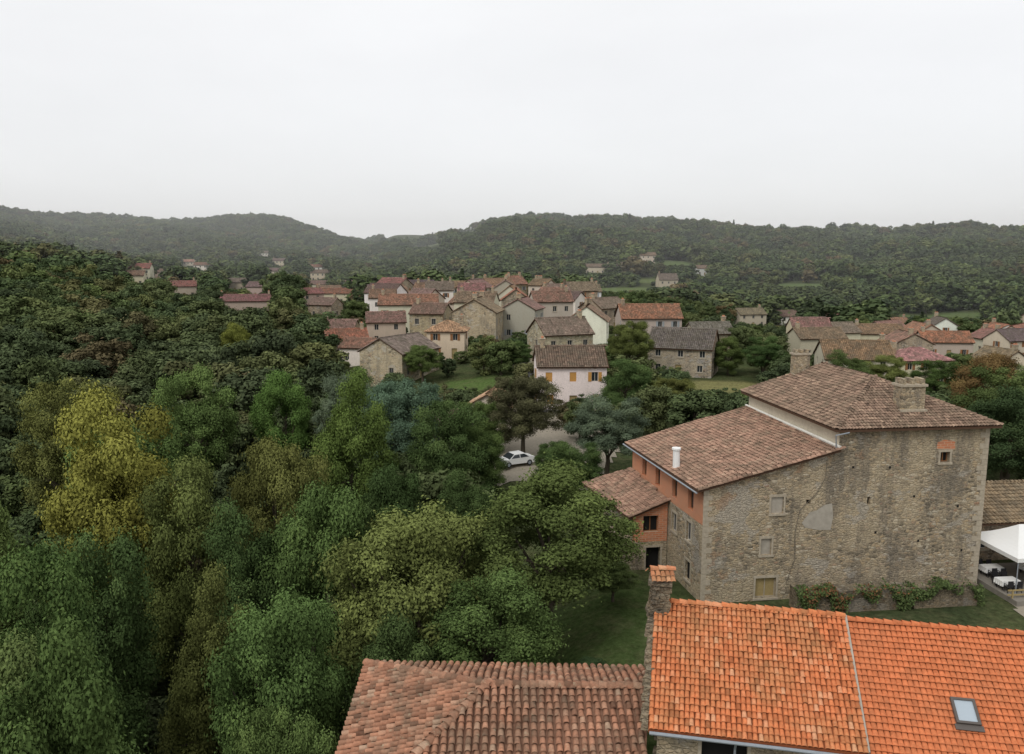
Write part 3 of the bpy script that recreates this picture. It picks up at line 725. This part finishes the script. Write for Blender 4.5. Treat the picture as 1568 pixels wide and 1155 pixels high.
H0,R0=16.,5.
NP=[make_tree('tree_shape_%d'%i,100+i,H0,R0,78000,.11,base=[.22,.3,.18,.26,.12][i],puffs=[95,80,115,75,105][i],inner=[.35,.45,.4,.3,.45][i]).data for i in range(5)]
CL={'yg':(.19,.205,.048),'green':(.095,.142,.045),'dark':(.055,.082,.035),'blue':(.105,.145,.092),'brown':(.115,.105,.055),'bright':(.12,.19,.05),'olive':(.14,.165,.052),'mid':(.077,.115,.04),'rust':(.17,.115,.05)}
cnt=0
def tree(name,x,y,top,R,col,p=None,rot=None):
    global cnt
    z=float(h(x,y)); Ht=top-z
    ob=bpy.data.objects.new(name,NP[cnt%5 if p is None else p]); cnt+=1
    ob.location=(x,y,z-.1); s=R/R0*.94; ob.scale=(s,s,Ht/H0*.98); ob.rotation_euler=(0,0,cnt*1.7 if rot is None else rot)
    c=CL[col]; k=random.uniform(.78,1.18); q=random.uniform(.9,1.12); ob.color=(c[0]*k*q,c[1]*k,c[2]*k,1)
    COL.objects.link(ob); EXCL.append((x,y,R*.85)); return ob
TL=[('walnut_tree',-6.2,49.5,-14.6,5.8,'olive'),('walnut_tree',2.6,53.5,-14.2,6.4,'olive'),('walnut_tree',-1.5,46,-18.5,4.6,'green'),
('chestnut_tree',1.3,91,-12.6,3.9,'brown',0),('ash_tree',-5.9,80,-14.4,4.3,'mid'),('willow_tree',-13,97,-13.6,4.8,'blue'),('willow_tree',-21,103,-14.8,4.2,'blue'),
('lime_tree',-16,80,-12.6,4.6,'bright'),('maple_tree',-31,62,-11.3,6.0,'yg'),('maple_tree',-24,59,-15.0,4.2,'olive'),('ash_tree',-20,67,-13.4,4.2,'olive'),
('oak_tree',-12.8,53,-14.8,4.5,'green'),('oak_tree',-18,54,-17.5,3.8,'mid'),('oak_tree',-23.5,38,-14.6,3.8,'green'),('oak_tree',-27,48,-17,4.1,'mid'),
('ash_tree',-12.2,40,-16.2,3.7,'green'),('ash_tree',-6.4,42.3,-19.6,3.3,'mid'),('oak_tree',-17.5,28.5,-14.2,3.6,'green'),('oak_tree',-22.5,32.5,-17,3.6,'mid'),
('ash_tree',-9.9,33.5,-20,2.5,'green'),('oak_tree',-37,50,-13.6,5.0,'green'),('oak_tree',-32,41,-15.2,4.3,'mid'),('ash_tree',-17.8,46,-19.5,3.1,'olive'),
('lime_tree',10.4,86,-15,4.3,'blue'),('lime_tree',15.3,108,-13.7,3.8,'mid'),('maple_tree',22.5,112,-16.3,3,'olive'),('poplar_tree',20.5,141,-11,4.0,'olive'),
('oak_tree',51,82,-13.5,5,'dark'),('oak_tree',56,90,-12.5,5.5,'mid'),('cherry_tree',58,98,-11.8,5,'rust'),('oak_tree',46,93,-16,4,'dark'),
('ash_tree',-31,108,-15.2,5.0,'bright'),('ash_tree',-23,114,-16.4,4.2,'green'),('oak_tree',-40,100,-14.5,5.6,'green'),('oak_tree',-50,92,-14,5.6,'olive'),
('ash_tree',-39,81,-15,5.0,'green'),('oak_tree',-10.5,70,-18,3.8,'mid'),('oak_tree',-4,68,-19,3.6,'mid'),('plane_tree',6,77,-18,3.2,'mid'),('plane_tree',-3.4,81,-17.2,2.8,'green'),('plane_tree',-3.6,93,-16,3.0,'green'),('plane_tree',4.2,83,-19,2.0,'mid'),
('maple_tree',-57,170,-14.5,4.6,'yg'),('lime_tree',44,141,-14,3.6,'mid'),('lime_tree',39,146,-14.5,3.2,'green'),('fruit_tree',19,118,-17,2.6,'olive'),
('fruit_tree',-16,145,-15.8,3.8,'green'),('fruit_tree',25,126,-18.3,2.4,'green'),('ash_tree',1,146,-15.5,3.3,'mid'),('oak_tree',41,104,-17.5,3.6,'mid'),('oak_tree',34,112,-18,3.2,'green'),('oak_tree',48,118,-16,4,'green'),
('oak_tree',54,130,-15.5,4.2,'mid'),('lime_tree',62,134,-16.5,4,'olive'),('oak_tree',72,138,-17.6,4.0,'green'),('chestnut_tree',84,140,-17.4,3.8,'mid'),('hazel_bush',7.5,57.5,-22.5,1.8,'mid'),('hazel_bush',4.5,44,-22.8,1.6,'dark')]
for a in TL: tree(*a)

def protocol(cname,specs):
    c=bpy.data.collections.new(cname)
    for i,s in enumerate(specs):
        o=make_tree('%s_%d'%(cname,i),link=False,leafmat='leafmass',**s); c.objects.link(o)
    return c
midc=protocol('woodland_tree',[dict(seed=200+i,H=12,R=4.0,nleaf=8000,ls=.29,base=.04+.04*i,puffs=45,pr_=(.18,.32),inner=.5,limbs=4) for i in range(5)])
farc=protocol('hill_tree',[dict(seed=300+i,H=12,R=4.0,nleaf=900,ls=.78,base=.0,puffs=20,pr_=(.28,.42),squash=1.1,inner=.5,shell=(.9,.15),nn_=(1,.4,.35),limbs=0) for i in range(6)]+[dict(seed=320,H=15,R=2.8,nleaf=800,ls=.6,kind='conifer')])
def scatter(name,pts,coll):
    P=np.array([p[:3] for p in pts],np.float32); me=bpy.data.meshes.new(name)
    me.vertices.add(len(P)); me.vertices.foreach_set('co',P.ravel())
    a=me.attributes.new('scl','FLOAT_VECTOR','POINT'); a.data.foreach_set('vector',np.array([(p[3],p[3],p[4]) for p in pts],np.float32).ravel())
    a=me.attributes.new('rot','FLOAT_VECTOR','POINT'); a.data.foreach_set('vector',np.array([(0,0,p[5]) for p in pts],np.float32).ravel())
    a=me.attributes.new('idx','INT','POINT'); a.data.foreach_set('value',np.array([p[6] for p in pts],np.int32))
    ob=bpy.data.objects.new(name,me); COL.objects.link(ob)
    ng=bpy.data.node_groups.new(name+'_nodes','GeometryNodeTree')
    ng.interface.new_socket('Geometry',in_out='INPUT',socket_type='NodeSocketGeometry'); ng.interface.new_socket('Geometry',in_out='OUTPUT',socket_type='NodeSocketGeometry')
    gi=ng.nodes.new('NodeGroupInput');go=ng.nodes.new('NodeGroupOutput')
    ip=ng.nodes.new('GeometryNodeInstanceOnPoints'); ci=ng.nodes.new('GeometryNodeCollectionInfo')
    ci.inputs['Collection'].default_value=coll; ci.inputs['Separate Children'].default_value=True; ci.inputs['Reset Children'].default_value=True
    def na_(n,t):
        x=ng.nodes.new('GeometryNodeInputNamedAttribute'); x.data_type=t; x.inputs['Name'].default_value=n; return [o for o in x.outputs if o.enabled and o.name=='Attribute'][0]
    ng.links.new(gi.outputs[0],ip.inputs['Points']); ng.links.new(ci.outputs[0],ip.inputs['Instance'])
    ip.inputs['Pick Instance'].default_value=True
    ng.links.new(na_('idx','INT'),ip.inputs['Instance Index']); ng.links.new(na_('rot','FLOAT_VECTOR'),ip.inputs['Rotation']); ng.links.new(na_('scl','FLOAT_VECTOR'),ip.inputs['Scale'])
    ng.links.new(ip.outputs[0],go.inputs[0])
    md=ob.modifiers.new('scatter','NODES'); md.node_group=ng
    return ob
def candidates(n,a0,a1,r0,r1,hmin,hmax,wf,basH,nproto,excl_pad=0,conifer=0,extra=None,space=0):
    a=np.radians(RNG.uniform(a0,a1,n)); r=np.sqrt(RNG.uniform(r0*r0,r1*r1,n))
    x=np.sin(a)*r;y=np.cos(a)*r;z=h(x,y); H=RNG.uniform(hmin,hmax,n)
    ok=np.ones(n,bool)
    for ex,ey,er in EXCL: ok&=np.hypot(x-ex,y-ey)>er+excl_pad
    for (mx,my,rx,ry,c) in MEADOW: ok&=np.hypot((x-mx)/rx,(y-my)/ry)>1.05
    for az,hw,rt,zb in TARGETS:
        m=(np.abs(a-az)<hw+2.0/r)&(r<rt-2)&(r>rt*.5)
        capz=(zb)/rt*r
        H=np.where(m,np.minimum(H,capz-z),H)
    ok&=H>2.0
    if extra is not None: ok&=extra(x,y,a,r)
    if space:
        cell={}
        for i in np.nonzero(ok)[0]:
            s_=space; gx,gy=int(x[i]//s_),int(y[i]//s_); bad=False
            for dx in(-1,0,1):
                for dy in(-1,0,1):
                    for j in cell.get((gx+dx,gy+dy),()):
                        if (x[i]-x[j])**2+(y[i]-y[j])**2<s_*s_: bad=True;break
                    if bad:break
                if bad:break
            if bad: ok[i]=False
            else: cell.setdefault((gx,gy),[]).append(i)
    w=np.clip(H/basH,0.3,1.3)*wf
    out=[]
    for i in np.nonzero(ok)[0]:
        con=conifer and RNG.random()<conifer
        out.append((x[i],y[i],z[i]-.2,float(w[i]*RNG.uniform(.8,1.25)),H[i]/basH,RNG.uniform(0,6.28),nproto if con else int(RNG.integers(0,nproto))))
    return out
dg=np.degrees
f1=lambda x,y,a,r: ~((dg(a)>-13)&(r>118))&~((np.abs(x)<9)&(y<44))&~((dg(a)>-3)&(r<130))
p=candidates(900,-60,-2,64,135,7,12,1.05,12,5,-.5,extra=f1,space=4.6)+candidates(6000,-56,-11,130,345,8,15,1.2,12,5,0,extra=f1,space=5.6)
scatter('valley_woodland',p,midc)
f2=lambda x,y,a,r: ~((x>-9.5)&(y<44))&~((dg(a)>-4))
p=candidates(90,-75,-4,22,66,3.5,7,1.1,12,5,-2.2,extra=f2)
scatter('ravine_undergrowth',p,midc)
f3=lambda x,y,a,r: ~((x>4)&(x<40)&(y<84))
p=candidates(4600,-13,56,98,440,3,8.5,1.2,12,5,.0,extra=f3,space=3.9)
scatter('village_trees',p,midc)
f4=lambda x,y,a,r: ~((dg(a)>-9)&(r>1230))&~((dg(a)>11)&(r>1040))
p=candidates(60000,-46,46,335,1600,7,14.5,1.5,12,6,0,conifer=.012,extra=f4,space=6.6)
scatter('hill_woodland',p,farc)

# ------------------------------------------------------------ vine wall, terrace, marquee
par=empty('terrace_retaining_wall',27,56,-25.5)
w0=(20.6,55.4);w1=(34.2,56.9)
mb=MB(); mb.wall(w0,w1,-27,-23.9,[dict(s=8.2,w=1.1,z0=-25.6,z1=-24.5,pane=1,d=.4)],0); mb.face([(*w0,-23.9),(*w1,-23.9),(w1[0]-.1,w1[1]+1.2,-23.9),(w0[0]-.1,w0[1]+1.2,-23.9)],0)
mb.wall(w1,(34.0,58.4),-27,-23.9,[],0); mb.wall((20.4,57.0),w0,-27,-23.9,[],0)
mb.obj('stone_wall',[M['stonegrey'],M['dark']],par)
rng=np.random.default_rng(5)
def vine(n,s,sz,name,col,hf=1.0):
    dens=np.clip(.55+.5*np.sin(s*11+.5)+.35*np.sin(s*31+2),.08,1); keep=rng.random(n)<dens; s=s[keep]; n=len(s)
    top=.22*np.sin(s*17)+.2*np.sin(s*41+1)+.15*np.sin(s*83)
    hang=np.clip(.2+.65*np.sin(s*9+2)*np.sin(s*23)+.4*np.sin(s*37),.0,1.3)*hf
    u=rng.uniform(0,1,n)
    z=-23.95+top*.7+.2*(1-u)-u*(.15+1.9*hang)
    C_v=np.stack([w0[0]+(w1[0]-w0[0])*s+rng.normal(0,.1,n),w0[1]+(w1[1]-w0[1])*s-.08+rng.normal(0,.12,n)-.15*np.sin(u*3.14)+np.where(u<.2,rng.uniform(-.1,.9,n),0),z],1)
    V,F=leaf_quads(C_v,rng.normal(0,.6,(n,3))+np.array([0,-.6,.6]),sz,rng,.7)
    mesh_np(name,V,F,[M['leaf']],par,tint=rng.uniform(0,1,n),color=col)
vine(10000,rng.uniform(-.01,1.03,10000),.095,'vine_leaves',(.08,.11,.042))
vine(1800,rng.beta(2,6,1800),.09,'autumn_vine_leaves',(.18,.09,.045),.7)

def sheet(name,poly,mat,off,step=1.0):
    xs=[p[0] for p in poly];ys=[p[1] for p in poly]
    gx=np.arange(min(xs),max(xs)+step,step);gy=np.arange(min(ys),max(ys)+step,step)
    XX,YY=np.meshgrid(gx,gy); Z=h(XX,YY)+off; V=np.stack([XX,YY,Z],-1).reshape(-1,3)
    nx=len(gx); i,j=np.meshgrid(np.arange(len(gy)-1),np.arange(nx-1),indexing='ij')
    F=np.stack([i*nx+j,i*nx+j+1,(i+1)*nx+j+1,(i+1)*nx+j],-1).reshape(-1,4)
    cx=V[F].mean(1); ok=inpoly(cx[:,0],cx[:,1],poly)
    return mesh_np(name,V,F[ok],[mat])
sheet('gravel_path',[(34.4,44),(40,43),(48,56),(37,58.5)],M['gravel'],.05,.4)
sheet('village_square',[(-3,84),(8,82),(13,97),(14,112),(5,113),(2,100),(-3,95)],M['gravel'],.08,.7)
sheet('village_street',[(2,113),(6,113),(4,160),(0,160)],M['asphalt'],.08,.7)
par=empty('restaurant_terrace',42,61,-25.4)
mb=MB(); mb.box((43,60.8,-25.25),(13,7.2,.4),.1,0)
for q in range(12): mb.box((36.9+q*1.05,57.15+q*.105,-24.75),(.09,.09,.7),.1,1)
mb.box((42.6,57.75,-24.45),(12.2,.07,.1),.1,1); mb.box((42.6,57.75,-24.8),(12.2,.05,.1),.1,1)
mb.obj('deck',[mat_simple('terrace_paving',(.22,.20,.17),.9,.3,3),M['wood']],par)
def chair(x,y,z,r,name='garden_chair'):
    mb=MB(); 
    mb.box((0,0,.45),(.44,.44,.04),0,0); mb.box((0,.21,.72),(.42,.04,.42),0,0)
    for a in(-.19,.19):
        for b in(-.19,.19): mb.box((a,b,.215),(.04,.04,.43),0,0)
        mb.box((a*1.15,0,.64),(.04,.4,.03),0,0); mb.box((a*1.15,-.17,.55),(.03,.03,.18),0,0)
    o=mb.obj(name,[M['black']]); o.location=(x,y,z); o.rotation_euler=(0,0,r)
def table(x,y,z,r):
    mb=MB(); L,W=.75,.45
    mb.box((0,0,.735),(2*L,2*W,.03),0,0)
    pts=[];n=48
    for i in range(n):
        t=i/n*4; k=int(t); u=t-k
        c=[(-L,-W),(L,-W),(L,W),(-L,W)]; a=c[k];b=c[(k+1)%4]; pts.append((a[0]+(b[0]-a[0])*u,a[1]+(b[1]-a[1])*u))
    for i in range(n):
        j=(i+1)%n; f=lambda q:1.03+.05*math.sin(q*2.1)
        a,b=pts[i],pts[j]
        mb.face([(a[0],a[1],.75),(b[0],b[1],.75),(b[0]*f(j%n),b[1]*f(j%n),.36),(a[0]*f(i),a[1]*f(i),.36)],0)
    for a in(-.6,.6):
        for b in(-.32,.32): mb.box((a,b,.36),(.05,.05,.72),0,1)
    o=mb.obj('dining_table',[M['white'],M['black']]); o.location=(x,y,z); o.rotation_euler=(0,0,r)
zt=-25.05
for (x,y,r) in ((37.6,59.0,.1),(37.9,61.6,.1),(40.6,59.2,.1),(41.2,61.8,.1),(44,59.6,.1)):
    table(x,y,zt,r)
    for a,b,rr in ((-.35,-.75,math.pi),(.35,-.75,math.pi),(-.35,.75,0),(.35,.75,0)): chair(x+a,y+b,zt,rr+r)
par=empty('white_marquee',42.3,61.5,zt,.1)
mb=MB(); a,b=5.0,3.0
ridge=[(-a+2.2,0,4.3),(a-2.2,0,4.3)]
def sag(p,q,n=8,s=.18): return [tuple(p[i]+(q[i]-p[i])*t/n-(s*math.sin(math.pi*t/n) if i==2 else 0) for i in range(3)) for t in range(n+1)]
cn=[(-a,-b,2.7),(a,-b,2.7),(a,b,2.7),(-a,b,2.7)]
def strip(p0,p1,q0,q1):
    A1=sag(p0,q0);B1=sag(p1,q1)
    for i in range(8): mb.face([A1[i],B1[i],B1[i+1],A1[i+1]],0)
strip(cn[0],cn[1],ridge[0],ridge[1]);strip(cn[2],cn[3],ridge[1],ridge[0]);strip(cn[1],cn[2],ridge[1],ridge[1]);strip(cn[3],cn[0],ridge[0],ridge[0])
for k in range(4):
    p,q=cn[k],cn[(k+1)%4]; mb.face([(p[0]*1.003,p[1]*1.003,p[2]),(q[0]*1.003,q[1]*1.003,q[2]),(q[0]*1.003,q[1]*1.003,2.4),(p[0]*1.003,p[1]*1.003,2.4)],0)
    mb.tube([(p[0]*.985,p[1]*.985,0),(p[0]*.985,p[1]*.985,2.7)],[.04,.04],1,8)
mb.obj('canopy',[M['white'],M['metal']],par,True)
house('outbuilding',44,70.5,7,14,9,3.3,1.8,'brown','stone',chim=0,vis=0)

def car(x,y,r,col):
    z=float(h(x,y))+.08
    mb=MB(); prof=[(-2.05,.35),(-2.1,.62),(-1.95,.85),(-1.2,.93),(-.55,1.38),(.75,1.42),(1.55,1.0),(2.0,.92),(2.08,.55),(2.0,.3)]
    W=.85
    def w(z): return W if z<1 else W-.16*(z-.95)/.45
    for sgn in(-1,1):
        mb.face([(p[0],sgn*w(p[1]),p[1]) for p in prof],0)
    for i in range(len(prof)):
        p,q=prof[i],prof[(i+1)%len(prof)]
        g=1 if i in(3,5) else 0
        mb.face([(p[0],-w(p[1]),p[1]),(q[0],-w(q[1]),q[1]),(q[0],w(q[1]),q[1]),(p[0],w(p[1]),p[1])],g)
    for sgn in(-1,1):
        o=.006
        for poly in ([(-.98,.98),(-.5,1.32),(.08,1.34),(.08,.98)],[(.16,.98),(.16,1.34),(.68,1.35),(1.25,1.0)]):
            mb.face([(a,sgn*(w(b)+o),b) for a,b in poly],1)
        for cx in(-1.3,1.3):
            mb.tube([(cx,sgn*.70,.32),(cx,sgn*.88,.32)],[.32,.32],2,16); mb.tube([(cx,sgn*.882,.32),(cx,sgn*.89,.32)],[.19,.19],3,12)
        mb.box((-2.08,sgn*.6,.7),(.06,.35,.14),0,3); mb.box((2.05,sgn*.65,.75),(.06,.25,.16),0,4)
    o=mb.obj('parked_car',[col,M['glass'],M['black'],M['metal'],M['shut_b']]); o.location=(x,y,z); o.rotation_euler=(0,0,r)
car(.4,88,.5,M['white'])

# ------------------------------------------------------------ mist lying in the far part of the valley (a real volume of air)
hz=MB(); hz.hexa([(-1600,300,-70),(1600,300,-70),(2600,2300,-70),(-2600,2300,-70),(-1600,300,95),(1600,300,95),(2600,2300,95),(-2600,2300,95)],0)
m,nt=newmat('valley_mist'); vs=nt.nodes.new('ShaderNodeVolumeScatter'); vs.inputs['Density'].default_value=.00034; vs.inputs['Color'].default_value=(.98,.99,1,1)
o=nt.nodes.new('ShaderNodeOutputMaterial'); nt.links.new(vs.outputs[0],o.inputs['Volume'])
hz.obj('valley_mist',[m])

# ------------------------------------------------------------ world, sun, camera
w=bpy.data.worlds.new('World'); scene.world=w; w.use_nodes=True; nt=w.node_tree; nt.nodes.clear()
sky=nt.nodes.new('ShaderNodeTexSky'); sky.sky_type='NISHITA'; sky.sun_disc=False
sky.sun_elevation=math.radians(48); sky.sun_rotation=math.radians(215)
b1=nt.nodes.new('ShaderNodeBackground'); b1.inputs[1].default_value=.1; nt.links.new(sky.outputs[0],b1.inputs[0])
tc=nt.nodes.new('ShaderNodeTexCoord'); sp=nt.nodes.new('ShaderNodeSeparateXYZ'); nt.links.new(tc.outputs['Generated'],sp.inputs[0])
mp=nt.nodes.new('ShaderNodeMapping'); mp.inputs['Scale'].default_value=(1,1,3.5); nt.links.new(tc.outputs['Generated'],mp.inputs[0])
nz=noise(nt,mp.outputs[0],1.6,5,.55)
g=ramp(nt,sp.outputs[2],[(0.0,(1.0,1.0,1.0)),(.06,(.96,.96,.965)),(.2,(.95,.95,.955)),(.35,(1.02,1.02,1.02)),(1,(1.02,1.02,1.02))])
cl=mix(nt,1.0,g,ramp(nt,nz,[(.3,.91),(.7,1.0)]),'MULTIPLY')
b2=nt.nodes.new('ShaderNodeBackground'); b2.inputs[1].default_value=1.06; nt.links.new(cl,b2.inputs[0])
ms=nt.nodes.new('ShaderNodeMixShader'); ms.inputs[0].default_value=.9
nt.links.new(b1.outputs[0],ms.inputs[1]);nt.links.new(b2.outputs[0],ms.inputs[2])
o=nt.nodes.new('ShaderNodeOutputWorld'); nt.links.new(ms.outputs[0],o.inputs[0])
sl_=bpy.data.lights.new('sun','SUN'); sl_.energy=1.3; sl_.angle=math.radians(20); sl_.color=(1,.97,.92)
so=bpy.data.objects.new('sun',sl_); COL.objects.link(so)
az=math.radians(215); el=math.radians(48)
dirv=Vector((math.sin(az)*math.cos(el),math.cos(az)*math.cos(el),math.sin(el)))
so.rotation_euler=dirv.to_track_quat('Z','Y').to_euler()
cam=bpy.data.cameras.new('camera'); co=bpy.data.objects.new('camera',cam); COL.objects.link(co)
co.location=(0,0,0); co.rotation_euler=(math.radians(81.5),0,0); cam.sensor_width=36; cam.lens=28.7; cam.clip_end=20000; cam.clip_start=.1
scene.camera=co
